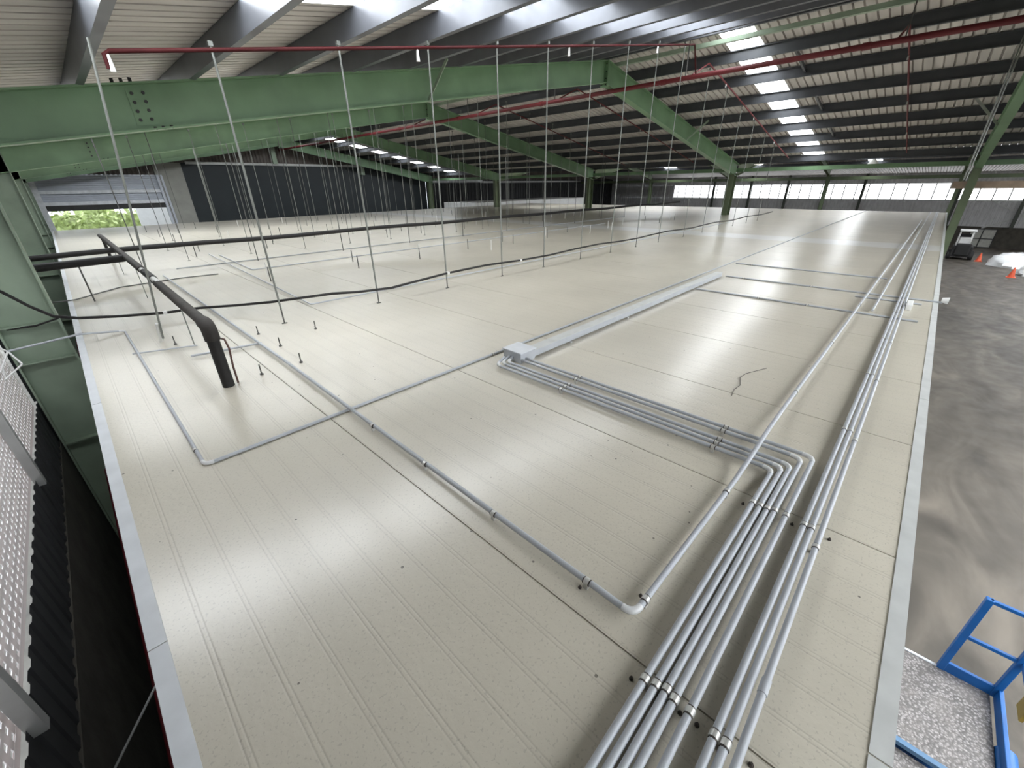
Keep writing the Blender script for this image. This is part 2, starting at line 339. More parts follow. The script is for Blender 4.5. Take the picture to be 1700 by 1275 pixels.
tag(MB().box(31.0, 48.0, YMAX - 0.2, YMAX - 0.05, 1.75, 1.92).build('wall_rail', 'galv'), 'dull grey girt on the blue-grey end wall', 'rail')
for k, (x, m_) in enumerate(((11.6, 'greenl'), (18.0, 'greenl'))):
    tag(MB().box(x, x + 0.28, YMAX - 0.4, YMAX - 0.12, 3.05 if k == 0 else 2.4, rt(x + .1)).build('gable_post', m_),
        ['pale green post under the ridge of the end wall', 'pale green post on the right half of the end wall'][k], 'post', 'gable posts')
d = bpy.data.objects.new('door_1', None); COL.objects.link(d); d.location = (2.4, YMAX, FLOOR); d['kind'] = 'structure'
mb = MB(); n = 13
for k in range(n):
    za = 0.95 + (DTOP - 0.95) * k / n; zb = 0.95 + (DTOP - 0.95) * (k + 1) / n
    mb.extrude([(0, 0, 0), (0, -0.02, 0.02), (0, -0.02, zb - za - 0.02), (0, 0, zb - za)], (DX0, YMAX, za), (DX1, YMAX, za))
mb.build('shutter_curtain', 'shutter', d)
MB().box(DX0, DX1, YMAX - 0.12, YMAX, 1.42, 1.58).build('shutter_rail', 'shutter_hi', d)
MB().box(DX0, DX1, YMAX - 0.12, YMAX, 0.85, 1.02).build('shutter_rail', 'shutter_hi', d)
MB().box(DX0, DX1, YMAX - 0.10, YMAX + 0.05, 0.58, 0.85).build('bottom_bar', 'frame', d)
MB().box(DX0 - 0.3, DX0, YMAX - 0.2, YMAX, FLOOR, DTOP).build('door_guide', 'shutter_hi', d)
MB().box(DX1, DX1 + 0.3, YMAX - 0.2, YMAX, FLOOR, DTOP).build('door_guide', 'shutter', d)
# greenery outside the roller door
mb = MB(); rnd = random.Random(3)
for k in range(5200):
    c = Vector((rnd.uniform(-9, 9), YMAX + 6 + rnd.uniform(-1.2, 1.5), rnd.uniform(FLOOR, 0.9 + 0.5 * math.sin(k)))); s_ = rnd.uniform(0.10, 0.26)
    a = Vector((rnd.uniform(-1, 1), rnd.uniform(-1, 1), rnd.uniform(-1, 1))).normalized() * s_; b_ = a.cross(Vector((rnd.uniform(-1, 1), rnd.uniform(-1, 1), 1))).normalized() * s_ * .6
    mb.add([c - a, c + b_, c + a, c - b_], [(0, 1, 2, 3)])
for k in range(9): mb.box(-9 + 2 * k, -7.02 + 2 * k, YMAX + 6.2, YMAX + 7.4, FLOOR, 0.3 + 0.3 * math.sin(3 * k))
tag(mb.build('hedge', 'leaf'), 'bright yellow-green hedge outside the half-open roller door', 'hedge', kind='stuff')
struct(MB().box(3.9, 9.0, YMAX + 4.2, YMAX + 4.4, FLOOR, 3.0), 'wall_shed_outside', 'white')
# --- wall behind the viewpoint and far wall
mb = MB(); clad_y(mb, YMIN, EX0, 56.2, bot(FLOOR), lambda x: zs(x) + .02, sgn=1); struct(mb, 'wall_back', 'greyclad')
FX = 56.0; WZ0, WZ1 = -0.22, 1.2
mb = MB(); clad_x(mb, FX, YMIN, YMAX, WZ1, 2.4, 0.3, sgn=-1); clad_x(mb, FX, YMIN, YMAX, -2.3, WZ0, 0.3, sgn=-1); clad_x(mb, FX, 25.0, YMAX, WZ0, WZ1, 0.3, sgn=-1)
struct(mb, 'wall_right', 'greyclad', 'pale grey ribbed sheeting of the far wall')
struct(MB().box(FX - 0.1, FX + 0.2, YMIN, YMAX, FLOOR, -2.3), 'wall_right_base', 'masonry', 'dark block base of the far wall')
wn = bpy.data.objects.new('window_1', None); COL.objects.link(wn); wn.location = (FX, 5, WZ0); wn['kind'] = 'structure'
MB().box(FX - 0.02, FX + 0.02, YMIN, 25.0, WZ0, WZ1).build('window_glass', 'glass', wn)
mb = MB(); y = YMIN
while y < 25: mb.box(FX - 0.10, FX - 0.03, y, y + 0.08, WZ0, WZ1); y += 0.95
mb.box(FX - 0.08, FX - 0.03, YMIN, 25.0, WZ0 - 0.05, WZ0 + .04).box(FX - 0.08, FX - 0.03, YMIN, 25.0, WZ1 - .04, WZ1 + 0.05)
mb.build('window_frame', 'galv', wn)
# X bracing on the far wall and its panelled door
for k, (a, b) in enumerate((((FX - .15, -3.2, -.3), (FX - .15, -7.6, -2.4)), ((FX - .19, -7.6, -.3), (FX - .19, -3.2, -2.4)))):
    tag(MB().bar(a, b, 0.09, 0.05, (1, 0, 0)).build('wall_brace', 'galv'), ['steel cross brace on the far wall falling to the right', 'steel cross brace on the far wall falling to the left'][k], 'brace', 'cross bracing of the far wall')
d2 = bpy.data.objects.new('door_2', None); COL.objects.link(d2); d2.location = (FX - .15, -3.4, FLOOR); d2['kind'] = 'structure'
MB().box(FX - 0.16, FX - 0.12, -4.2, -2.65, FLOOR, -2.5).build('door_panel', 'pane', d2)
mb = MB()
for yy in (-4.25, -3.45, -2.7): mb.box(FX - 0.2, FX - 0.16, yy, yy + .07, FLOOR, -2.45)
for zz in (-4, -3.3, -2.52): mb.box(FX - 0.2, FX - 0.16, -4.25, -2.65, zz, zz + .07)
mb.build('door_frame', 'frame', d2)

# ================================================================ STEELWORK
def ibeam(mb, a, b, depth, width, vert=(0, 0, 1), web=0.012, fl=0.02, d2=None):
    """I section from a to b; a, b lie on the TOP (outer) edge, depth measured along -vert; web in the plane of vert."""
    a = Vector(a); b = Vector(b); d2 = depth if d2 is None else d2
    v = Vector(vert); dirn = (b - a).normalized(); sd = dirn.cross(v).normalized()
    def slab(p0, p1, q0, q1, w_):
        V = [p0 + sd * w_ / 2, p1 + sd * w_ / 2, q1 + sd * w_ / 2, q0 + sd * w_ / 2, p0 - sd * w_ / 2, p1 - sd * w_ / 2, q1 - sd * w_ / 2, q0 - sd * w_ / 2]
        mb.add(V, [(0, 1, 2, 3), (7, 6, 5, 4), (0, 4, 5, 1), (1, 5, 6, 2), (2, 6, 7, 3), (3, 7, 4, 0)])
    slab(a, b, a - v * fl, b - v * fl, width)
    slab(a - v * (depth - fl), b - v * (d2 - fl), a - v * depth, b - v * d2, width)
    slab(a - v * fl, b - v * fl, a - v * (depth - fl), b - v * (d2 - fl), web)
WHICH = ['standing just outside the cold room edge at right', 'nearest across the picture', 'second behind the nearest', 'third behind the nearest', 'farthest, before the end wall']
for i, Y in enumerate(PY):
    r = empty('portal_frame', (RX, Y, FLOOR), 'green steel portal frame, ' + WHICH[i], 'steel frame', 'green portal frames')
    # left rafter, right rafter
    mb = MB(); ibeam(mb, (-0.93, Y, rt(-0.93)), (RX, Y, RZ), 0.52, 0.21); mb.build('rafter', 'green', r)
    mb = MB(); ibeam(mb, (RX, Y, RZ), (EX1 - 0.1, Y, rt(EX1 - 0.1)), 0.55, 0.21); mb.build('rafter', 'green', r)
    # columns
    mb = MB(); ibeam(mb, (-0.93, Y, FLOOR), (-0.93, Y, rt(-.9) - .02), 0.55, 0.21, (-1, 0, 0)); c1 = mb.build('column', 'greenl', r)
    for z in (-1.6, -0.42, 0.05): MB().box(-0.92, -0.39, Y - 0.10, Y + 0.10, z - .008, z + .008).build('stiffener', 'greenl', c1)
    x = EX1 - 0.62
    mb = MB(); ibeam(mb, (x, Y, FLOOR), (x, Y, rt(x) - .5), 0.42, 0.24, (-1, 0, 0)); mb.build('column', 'green_dark', r)
    # apex end plates, eave haunch plates
    ap = MB().box(RX - 0.02, RX + 0.02, Y - 0.11, Y + 0.11, RZ - 0.62, RZ + 0.02).build('apex_plate', 'green', r)
    for zz in (RZ - 0.09, RZ - 0.26, RZ - 0.42, RZ - .56):
        for sy in (-.07, .07): MB().tube([(RX - 0.045, Y + sy, zz), (RX + 0.045, Y + sy, zz)], 0.017, 6).build('bolt', 'frame', ap)
    # splice with bolts on the left rafter
    s_ = MB(); s_.add([(1.13, Y - .016, rt(1.13) - .06), (1.36, Y - .016, rt(1.36) - .06), (1.36, Y - .016, rt(1.36) - .46), (1.13, Y - .016, rt(1.13) - .46),
                       (1.13, Y - .006, rt(1.13) - .06), (1.36, Y - .006, rt(1.36) - .06), (1.36, Y - .006, rt(1.36) - .46), (1.13, Y - .006, rt(1.13) - .46)],
                      [(0, 3, 2, 1), (4, 5, 6, 7), (0, 1, 5, 4), (1, 2, 6, 5), (2, 3, 7, 6), (3, 0, 4, 7)])
    sp = s_.build('splice_plate', 'green', r)
    for k in range(4):
        for x_ in (1.18, 1.30):
            z_ = rt(x_) - 0.11 - 0.095 * k
            MB().tube([(x_, Y - 0.04, z_), (x_, Y - 0.015, z_)], 0.019, 6).build('bolt', 'frame', sp)
    for k in range(3):
        x_ = 1.02 + 0.09 * k
        MB().tube([(x_, Y - 0.075, rt(x_) + 0.0), (x_, Y - 0.075, rt(x_) + 0.045)], 0.02, 6).build('bolt', 'frame', sp)
        x_ = 1.30 + 0.09 * k
        MB().tube([(x_, Y - 0.075, rt(x_) - 0.52), (x_, Y - 0.075, rt(x_) - 0.485)], 0.02, 6).build('bolt', 'frame', sp)
# fly braces: flat bars from rafter bottom flange up to a purlin
for k, (a, b, lb) in enumerate((((5.74, 7.72, rt(5.74) - .5), (5.66, 6.97, rt(5.66) + .03), 'pale green fly brace on the left half of the nearest rafter'),
                                ((17.72, 7.72, rt(17.72) - .5), (17.7, 7.0, rt(17.7) + .05), 'pale green fly brace on the right half of the nearest rafter'),
                                ((19.35, -.52, rt(19.35) - .33), (18.15, 0.14, rt(18.15) + .03), 'pale brace on the rafter at the right edge of the picture'))):
    tag(MB().bar(a, b, 0.06, 0.012, (1, 0, 0)).build('fly_brace', 'greenl' if k < 2 else 'galv'), lb, 'brace', 'fly braces')
# second span
for i, Y in enumerate([-9.0, -0.6, 7.8, 16.2, 24.6]):
    r = empty('portal_frame', (36.5, Y, FLOOR), 'dull green portal frame of the far roof span, ' + ORD[i] + ' from the right', 'steel frame', 'frames of the far span')
    mb = MB(); ibeam(mb, (EX1 + .1, Y, rt(EX1 + .1)), (36.5, Y, rt(36.5)), 0.5, 0.2); mb.build('rafter', 'green_dark', r)
    mb = MB(); ibeam(mb, (36.5, Y, rt(36.5)), (48.6, Y, rt(48.6)), 0.5, 0.2); mb.build('rafter', 'green_dark', r)
    mb = MB(); ibeam(mb, (48.4, Y, FLOOR), (48.4, Y, rt(48.4) - .4), 0.45, 0.22, (-1, 0, 0)); mb.build('column', 'green_dark', r)
# eave beams
tag(MB().box(EX1 - .1, EX1 + .1, YMIN, YMAX, 1.96, 2.12).build('valley_beam', 'green'), 'long green beam along the valley between the two roof spans', 'beam')
tag(MB().box(48.5, 48.7, YMIN, YMAX, 1.55, 1.80).build('eave_beam', 'green_dark'), 'green beam on top of the far column row', 'beam')
tag(MB().box(44.9, 45.2, -12.0, -0.2, 0.88, 1.34).build('crane_beam', 'brown'), 'rusty brown beam high up at the right, in front of the far windows', 'beam')
for k, yy in enumerate((-7.6, -4.9, -0.9, 5.85, 9.0, 12.35, 16.0, 20.0)):
    o = MB().bar((FX - .4, yy, -2.3), (FX - .4, yy, 2.2), 0.22, 0.22, (0, 1, 0)).build('wall_post', 'dark_post')
    tag(o, 'dark post in front of the far window strip, ' + ORD[k] + ' from the right', 'post', 'posts at the far window strip')
# purlins: C sections along Y
def purlin(x, side, label, grp, m='purlin', w_=0.075):
    t = 0.006; s_ = side; z = min(rt(x), rt(x + s_ * w_)) - 0.002
    prof = [(0, 0, 0), (s_ * w_, 0, 0), (s_ * w_, 0, 0.02), (s_ * (w_ - t), 0, 0.02), (s_ * (w_ - t), 0, t), (s_ * t, 0, t), (s_ * t, 0, PD - t), (s_ * (w_ - t), 0, PD - t), (s_ * (w_ - t), 0, PD - 0.02), (s_ * w_, 0, PD - .02), (s_ * w_, 0, PD), (0, 0, PD)]
    if s_ > 0: prof = prof[::-1]
    mb = MB().extrude(prof, (x, YMIN, z), (x, YMAX, z))
    return tag(mb.build('purlin', m), label, 'purlin', grp)
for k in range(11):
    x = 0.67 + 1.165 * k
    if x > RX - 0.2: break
    purlin(x, 1, 'dark galvanised roof purlin on the left slope, ' + ORD[k] + ' up from the left eave', 'purlins of the left slope', 'purlin_lit')
purlin(RX - 0.12, -1, 'dark purlin against the ridge on its left side', 'purlins of the left slope')
tag(MB().box(RX + .42, RX + .52, YMIN, YMAX, rt(RX + .5) + .0, rt(RX + .5) + .09).build('ridge_tie', 'greenl'), 'pale green tie beam running just right of the roof apex', 'beam')
for k in range(8):
    x = 13.46 + 1.525 * k
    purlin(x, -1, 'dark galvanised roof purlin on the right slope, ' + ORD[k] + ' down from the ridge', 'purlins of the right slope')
for k in range(14):
    x = 26.0 + 1.6 * k
    if x > 48: break
    purlin(x, 1, 'dark purlin of the far roof span, ' + ORD[k] + ' from its valley', 'purlins of the far span')
for k in range(3):
    x = 13.46 + 1.525 * (2 * k) + .02; x2 = x + 1.5
    tag(MB().bar((x, 3.6, rt(x) + .12), (x2, 3.6, rt(x2) + .12), 0.05, 0.08).build('purlin_strut', 'purlin'), 'short bridging strut between right-slope purlins, ' + ORD[k] + ' below the ridge', 'strut', 'bridging struts')

# ================================================================ SPRINKLER PIPES
r = empty('sprinkler_main', (12.2, 0, 4.0), 'thick dark red sprinkler main running under the roof ridge', 'pipe')
MB().tube([(12.2, YMIN + .3, 3.90), (12.2, YMAX - .3, 3.90)], 0.055, 12).build('pipe', 'red', r, True)
y = -2.8
while y < 30:
    MB().bar((12.2, y, 3.93), (12.2, y, rt(12.2) + .2), 0.02, 0.02).build('hanger', 'rod_dark', r)
    MB().tube([(12.2, y + .5, 3.90), (12.2, y + .64, 3.90)], 0.066, 12).build('coupling', 'red', r, True); y += 4.2
for k, Y in enumerate((-2.4, 1.5, 5.42, 9.6, 13.4, 17.6)):
    nm = ['at the far right of the roof', 'between the right rafter and the skylight strip', 'passing behind the bright skylight strip', 'just behind the nearest rafter', 'fifth from the right', 'deep in the hall'][k]
    r = empty('sprinkler_branch', (18, Y, 3), 'thin red sprinkler branch down the right slope, ' + nm, 'pipe', 'sprinkler branches')
    MB().tube([(12.2, Y, 3.95), (13.1, Y, rt(13.1) - .05), (23.2, Y, rt(23.2) - .05)], 0.02, 8).build('pipe', 'red', r, True)
    for x in (14.5, 17.5, 20.5): MB().tube([(x, Y, rt(x) - .06), (x, Y, rt(x) - .14)], [0.014, 0.02], 8).build('sprinkler_head', 'clip', r)
r = empty('sprinkler_branch', (6, 5.34, 3.3), 'red sprinkler branch across the left slope above the nearest rafter', 'pipe', 'sprinkler branches')
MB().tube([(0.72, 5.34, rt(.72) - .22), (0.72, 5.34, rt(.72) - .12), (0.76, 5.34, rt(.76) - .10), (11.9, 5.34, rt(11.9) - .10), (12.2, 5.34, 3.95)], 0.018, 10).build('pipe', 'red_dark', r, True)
for x in (0.74, 3.86, 7.0, 10.1): MB().tube([(x, 5.34, rt(x) - .12), (x, 5.34, rt(x) - .24)], [0.014, 0.024], 8).build('sprinkler_head', 'clip', r)

# ================================================================ COLD ROOM
CX0, CX1, CY0, CY1 = -0.28, 31.0, -0.38, 27.5
cr = empty('cold_room', (15, 13, FLOOR), 'huge flat-topped cold room of cream insulated panels, its top strung with conduits', 'cold room')
x = CX0; k = 0; xs = [CX0, 0.93]
while xs[-1] + 1.2 < CX1: xs.append(xs[-1] + 1.2)
xs.append(CX1)
for k in range(len(xs) - 1):
    g_ = 0.003
    m_ = 'panel_white' if 13.7 < xs[k] < 14.5 else 'panel'  # one panel gets a whiter tint
    o = MB().box(xs[k] + g_, xs[k + 1] - g_, CY0 + .002, CY1, -0.1, 0.0).build('roof_panel', m_, cr)
    if m_ == 'panel_white': o['label'] = 'whiter roof panel'
MB().box(CX0, CX1, CY0, CY1, -0.14, -0.098).build('roof_core', 'frame', cr)
MB().box(CX0, CX1, CY0, CY0 + .1, FLOOR, -0.1).build('wall_panel', 'flash_grey', cr)
MB().box(CX0, CX1, CY1 - .1, CY1, FLOOR, -0.1).build('wall_panel', 'flash_grey', cr)
MB().box(CX0, CX0 + .1, CY0, CY1, FLOOR, -0.1).build('wall_panel', 'flash_grey', cr)
MB().box(CX1 - .1, CX1, CY0, CY1, FLOOR, -0.1).build('wall_panel', 'flash_grey', cr)
# edge flashings: angle section, in lengths with lapped joints
def flashing(p, q, axis, m_):
    if axis == 'y':
        x0, y0, y1 = p[0], p[1], q[1]
        mb = MB().extrude([(0, 0, 0.004), (0.056, 0, 0.004), (0.056, 0, 0.0005), (0.001, 0, 0.0005), (0.001, 0, -0.07), (-0.003, 0, -0.07), (-0.003, 0, 0.004)][::-1], (x0, y0, 0), (x0, y1, 0))
    else:
        y0, x0, x1 = p[1], p[0], q[0]
        mb = MB().extrude([(0, 0, 0.004), (0, 0.052, 0.004), (0, 0.052, 0.0005), (0, 0.001, 0.0005), (0, 0.001, -0.07), (0, -0.003, -0.07), (0, -0.003, 0.004)], (x0, y0, 0), (x1, y0, 0))
    return mb.build('edge_flashing', m_, cr)
ys = [CY0, 1.62, 4.4, 7.4] + [10.4 + 3 * k for k in range(6)] + [CY1]
for a, b in zip(ys, ys[1:]): flashing((CX0, a + .003), (CX0, b - .003), 'y', 'flash')
xs2 = [CX0, 1.16, 4.2, 7.2, 10.2, 13.2, 16.2, 19.2, 22.2, 25.2, 28.2, CX1]
for a, b in zip(xs2, xs2[1:]): flashing((a + .003, CY0), (b - .003, CY0), 'x', 'flash_grey')

# taller white room beyond
o = MB().box(24.5, 40.0, CY1 + .3, CY1 + 4.5, FLOOR, 0.22).build('insulated_room', 'white', None, False, 0.02)
tag(o, 'white insulated room rising just above the cold room at its far back', 'cold room')

# ================================================================ CONDUITS
def arc(c, a, b, r_, n=6):
    """rounded corner at c between directions towards a and b"""
    c = Vector(c); u = (Vector(a) - c).normalized(); v = (Vector(b) - c).normalized(); out = []
    p0 = c + u * r_; p1 = c + v * r_
    for k in range(n + 1):
        t = k / n; out.append(p0 * (1 - t) ** 2 + c * 2 * t * (1 - t) + p1 * t * t)
    return out
def conduit(label, pts, r_=0.0125, clips=(), bend=0.06, grp='grey conduits on the cold room', m='conduit', name='conduit', couplers=(), elbows=True, n=10):
    root = empty(name, pts[0], label, 'conduit', grp)
    P = [Vector(p) for p in pts]; start = P[0]
    for i in range(1, len(P)):
        if i < len(P) - 1 and (P[i] - P[i - 1]).normalized().dot((P[i + 1] - P[i]).normalized()) < 0.8:
            A = arc(P[i], P[i - 1], P[i + 1], bend)
            MB().tube([start, A[0]], r_, n).build('tube', m, root, True)
            MB().tube(A, r_ * 1.12, n).build('elbow', 'elbow' if elbows else m, root, True)
            start = A[-1]
        elif i < len(P) - 1:
            MB().tube([start, P[i]], r_, n).build('tube', m, root, True); start = P[i]
        else:
            MB().tube([start, P[i]], r_, n).build('tube', m, root, True)
    for (x, y, z, ax) in clips:
        cl = MB(); e = Vector((1, 0, 0)) if ax == 'x' else Vector((0, 1, 0)); c = Vector((x, y, z)); sd = Vector((0, 1, 0)) if ax == 'x' else Vector((1, 0, 0))
        cl.tube([c - e * 0.011, c + e * 0.011], r_ * 1.25, n)
        cl.bar(c - sd * 0.0005 + Vector((0, 0, -z)), c + Vector((0, 0, -r_)), 0.02, 0.02)
        co = cl.build('clip', 'clip', root, True)
        ears = MB()
        for s_ in (-0.013, 0.013): ears.tube([c + e * (s_ - .003), c + e * (s_ + .003)], r_ * 1.14, n)
        ears.build('clip_band', 'screw', co)
    for (x, y, z, ax) in couplers:
        e = Vector((1, 0, 0)) if ax == 'x' else Vector((0, 1, 0)); c = Vector((x, y, z))
        MB().tube([c - e * 0.03, c + e * 0.03], r_ * 1.2, n).build('coupler', 'conduit', root, True)
    return root
CZ = 0.036
CLX = [0.87, 2.03, 3.2, 4.4, 5.6, 6.9, 8.2, 9.6, 11, 12.6, 14.2]
trip = [(0.245, 2.40, 2.53), (0.210, 2.46, 2.52), (0.178, 2.515, 2.50)]
for k, (yb, xc, ye) in enumerate(trip):
    conduit('bundle conduit bending toward the metal box, ' + ['leftmost', 'middle', 'right'][k] + ' of the close-set three',
            [(-0.25, yb, CZ), (xc, yb, CZ), (xc, ye, CZ), (xc + 0.16, ye + .06, CZ + .01)],
            clips=[(0.87 + .01 * k, yb, CZ, 'x'), (2.03, yb, CZ, 'x'), (xc, 0.58, CZ, 'y'), (xc, 1.78, CZ, 'y')], bend=0.05)
for k, (yb, xc) in enumerate([(0.147, 2.635), (0.097, 2.695)]):
    conduit('bundle conduit bending toward the metal box, ' + ['left', 'right'][k] + ' of the wider-spaced pair',
            [(-0.25, yb, CZ), (xc, yb, CZ), (xc, 2.47, CZ)], clips=[(0.88, yb, CZ, 'x'), (2.04, yb, CZ, 'x'), (xc, 0.6, CZ, 'y'), (xc, 1.8, CZ, 'y')], bend=0.06)
for k, yb in enumerate([0.018, -0.014, -0.052]):
    conduit('straight bundle conduit never bending, ' + ['left', 'middle', 'rightmost'][k] + ' of the three nearest the right edge',
            [(-0.25, yb, CZ), (30.6, yb, CZ)], clips=[(x_ + (0.0 if k < 2 else -.12), yb, CZ, 'x') for x_ in CLX], couplers=[(1.12, yb, CZ, 'x')] if k == 2 else [])
SCR = [(0.86, 0.285), (0.88, 0.068), (0.89, -0.085), (0.875, 0.120), (2.03, 0.285), (2.04, 0.062), (1.03, 0.62), (1.075, 0.57), (1.17, 0.415), (2.05, -0.09)]
SCL = ['left of the bundle, nearer row', 'in the wide gap of the bundle, nearer row', 'right of the bundle, nearer row', 'between the pair, nearer row', 'left of the bundle, farther row', 'in the wide gap of the bundle, farther row', 'left of the long conduit near its elbow', 'right of the long conduit near its elbow', 'just past the white elbow', 'right of the bundle, farther row']
for k, (x_, y_) in enumerate(SCR):
    o = MB().tube([(x_, y_, 0), (x_, y_, .004), (x_, y_, .0041), (x_, y_, .013)], [.008, .008, .005, .004], 8).build('fixing_screw', 'screw')
    tag(o, 'small dark fixing screw ' + SCL[k], 'screw', 'fixing screws by the conduits')
conduit('grey conduit with a white elbow near the camera, its run crossing over the bundle',
        [(1.10, 10.5, .038), (1.09, 4.0, .038), (1.05, 0.385, .038), (2.15, 0.37, .042), (2.45, 0.365, .088), (2.8, 0.375, .078), (3.3, 0.385, .045), (24.0, 0.345, .042)], r_=0.0135,
        clips=[(1.05, 0.60, .038, 'y'), (1.055, 1.17, .038, 'y'), (1.06, 1.77, .038, 'y'), (1.065, 2.4, .038, 'y'), (1.14, 0.383, .038, 'x'), (2.02, .372, .042, 'x'), (3.6, .384, .045, 'x'), (5.1, .38, .044, 'x'), (7, .375, .044, 'x')], bend=0.05)
conduit('conduit from the wall bracket, turning twice and crossing the whole cold room top', [(-0.80, 6.62, 0.03), (-0.24, 6.62, .075), (0.14, 6.62, .02), (0.145, 2.79, .012), (30.6, 2.80, .012)], r_=0.0115,
        clips=[(0.143, 3.02, .012, 'y'), (0.143, 4.6, .012, 'y'), (2.6, 2.79, .012, 'x')], bend=0.05)
conduit('straight grey conduit beside the crossing run, in the far right half of the top', [(6.85, 0.225, .035), (30.6, 0.225, .035)], clips=[(8.3, .225, .035, 'x'), (10, .225, .035, 'x')])
conduit('branch conduit toward the right edge, nearest of three', [(6.70, 2.40, .0125), (6.70, -0.22, .0125)], clips=[(6.7, 1.5, .0125, 'y'), (6.7, .9, .0125, 'y')], r_=0.012, grp='branch conduits')
conduit('branch conduit toward the right edge, middle of three, ending at a white fitting', [(8.02, 2.40, .0125), (8.02, -0.42, .0125)], clips=[(8.02, 2.1, .0125, 'y'), (8.02, 1.1, .0125, 'y')], r_=0.012, grp='branch conduits')
conduit('branch conduit toward the right edge, farthest of three', [(9.50, 2.70, .0125), (9.50, 0.28, .0125)], clips=[(9.5, 2.4, .0125, 'y')], r_=0.012, grp='branch conduits')
conduit('short second branch conduit beside the middle one, crossing the bundle', [(7.72, 0.5, .0115), (7.72, -0.22, .0115)], r_=0.011, grp='branch conduits')
tag(MB().tube([(8.02, -0.40, .045), (8.02, -0.47, .045)], [0.03, 0.045], 10).build('conduit_fitting', 'white'), 'white plastic fitting overhanging the right edge of the cold room', 'fitting')
tag(MB().box(7.28, 7.62, -0.13, -0.07, 0, 0.07).build('junction_box', 'white', None, False, .005), 'small white box beside the bundle near the branch conduits', 'box')
conduit('thin conduit running back beside the black cable row, elbow at its left end', [(2.43, 13.1, .045), (2.15, 6.1, .03), (19.5, 6.1, .02)], r_=0.011, bend=0.05, elbows=False)
conduit('thin conduit in the middle distance, elbow left, running to the right', [(2.62, 13.0, .02), (2.5, 9.92, .02), (16.0, 9.95, .02)], r_=0.012, bend=0.05, elbows=False)
conduit('thin conduit across the back part of the top, parallel behind the elbowed one', [(1.45, 11.36, .02), (20.0, 11.36, .02)], r_=0.012, elbows=False)
conduit('short grey conduit lying behind the foot of the black pipe', [(0.50, 5.0, .025), (1.12, 4.88, .025)], r_=0.012)
conduit('short conduit crossing near the left edge, thin and grey', [(0.1, 5.55, .02), (0.62, 5.35, .02)], r_=0.008)
# metal box and duct
r = empty('metal_junction_box', (2.75, 2.56, 0), 'pale grey metal box at the start of the flat duct', 'box')
MB().box(2.62, 2.83, 2.43, 2.66, 0.0, 0.105).build('box_body', 'conduit', r, False, 0.004)
MB().box(2.612, 2.838, 2.422, 2.668, 0.100, 0.110).build('box_lid', 'flash', r, False, 0.002)
r = empty('cable_duct', (5.2, 2.5, 0), 'long pale grey rectangular cable duct leading away from the metal box', 'cable duct')
MB().box(2.83, 7.92, 2.435, 2.535, 0.015, 0.085).build('duct_body', 'conduit', r, False, 0.003)
MB().box(2.83, 7.92, 2.432, 2.538, 0.083, 0.089).build('duct_lid', 'flash_grey', r)
for x in (3.4, 4.6, 5.8, 7.0): MB().box(x, x + .03, 2.42, 2.55, 0.0, 0.016).build('duct_foot', 'clip', r)
# wall bracket
mb = MB()
for a, b in (((-0.80, 6.62, .03), (-0.90, 6.95, .03)), ((-0.80, 6.62, .03), (-0.90, 6.42, -.12)), ((-0.9, 6.95, .03), (-0.9, 6.5, -.22)), ((-0.80, 6.62, .03), (-0.74, 6.50, -.10)), ((-0.74, 6.5, -.10), (-0.9, 6.4, -.2))):
    mb.tube([a, b], 0.009, 8)
tag(mb.build('wall_bracket', 'white'), 'white looped wire bracket holding the conduit at the left wall', 'bracket')

# ================================================================ BLACK PIPES AND CABLE
r = empty('insulated_pipe', (.58, 3.99, 0), 'thick black insulated pipe rising from the roof, elbow, then running back at height', 'pipe')
MB().tube([(.575, 3.99, -.02), (.575, 3.99, .45)], 0.046, 16).build('riser', 'black', r, True)
MB().tube([(.575, 3.99, .42)] + arc((.575, 3.99, .54), (.575, 3.99, 0), (.575, 9, .54), .085, 8) + [(.576, 4.13, .54)], 0.056, 16).build('elbow', 'brownpipe', r, True)
MB().tube([(.576, 4.12, .54), (.58, 6.3, .56)], 0.044, 16).build('run', 'brownpipe', r, True)
MB().tube([(.58, 6.55, .575), (.58, 7.2, .58)], 0.044, 16).build('run', 'black', r, True)
MB().tube([(.58, 7.45, .58), (.58, 10.9, .60), (.58, 13.6, .62)], 0.046, 16).build('run', 'brownpipe', r, True)
MB().tube([(.58, 6.2, .575), (.58, 7.6, .58)], 0.032, 12).build('bare_joint', 'white', r, True)
MB().tube([(.62, 13.9, .02), (.60, 13.6, .60)], 0.03, 8).build('end_drop', 'black', r, True)
for y in (5.4, 8.6, 11.6): MB().box(.60, .61, y, y + .008, 0, .56).build('pipe_stand', 'rod', r)
tag(MB().tube([(.66, 4.35, .33), (.68, 4.15, .36), (.675, 4.05, .30), (.655, 4.02, .15), (.65, 4.0, .0)], 0.008, 8).build('copper_line', 'brown_dark', None, True), 'thin reddish pipe curving down beside the black riser', 'pipe')
r = empty('insulated_pipe', (0, 9, .57), 'short black pipe from the green column to the long black pipe', 'pipe')
MB().tube([(-.62, 8.95, .56), (.55, 9.02, .58)], 0.055, 14).build('run', 'black', r, True)
MB().box(.0, .02, 8.98, 9.0, 0, .56).build('pipe_stand', 'rod_dark', r)
r = empty('insulated_pipe', (10, 11.1, .5), 'long black suspended pipe crossing the whole hall behind the hanger rods', 'pipe')
MB().tube([(-.62, 11.2, .48)] + [(x, 11.18 + .02 * math.sin(x), .50 + .012 * math.sin(1.3 * x)) for x in range(0, 27, 1)], 0.048, 12).build('run', 'black', r, True)
MB().bar((-.4, 11.33, .50), (25.8, 11.33, .50), 0.10, 0.04).build('cable_tray', 'galv', r)
for k in range(12): MB().box(.9 + 2.1 * k, .915 + 2.1 * k, 11.24, 11.255, 0, 2.4).build('hanger', 'rod_dark', r)
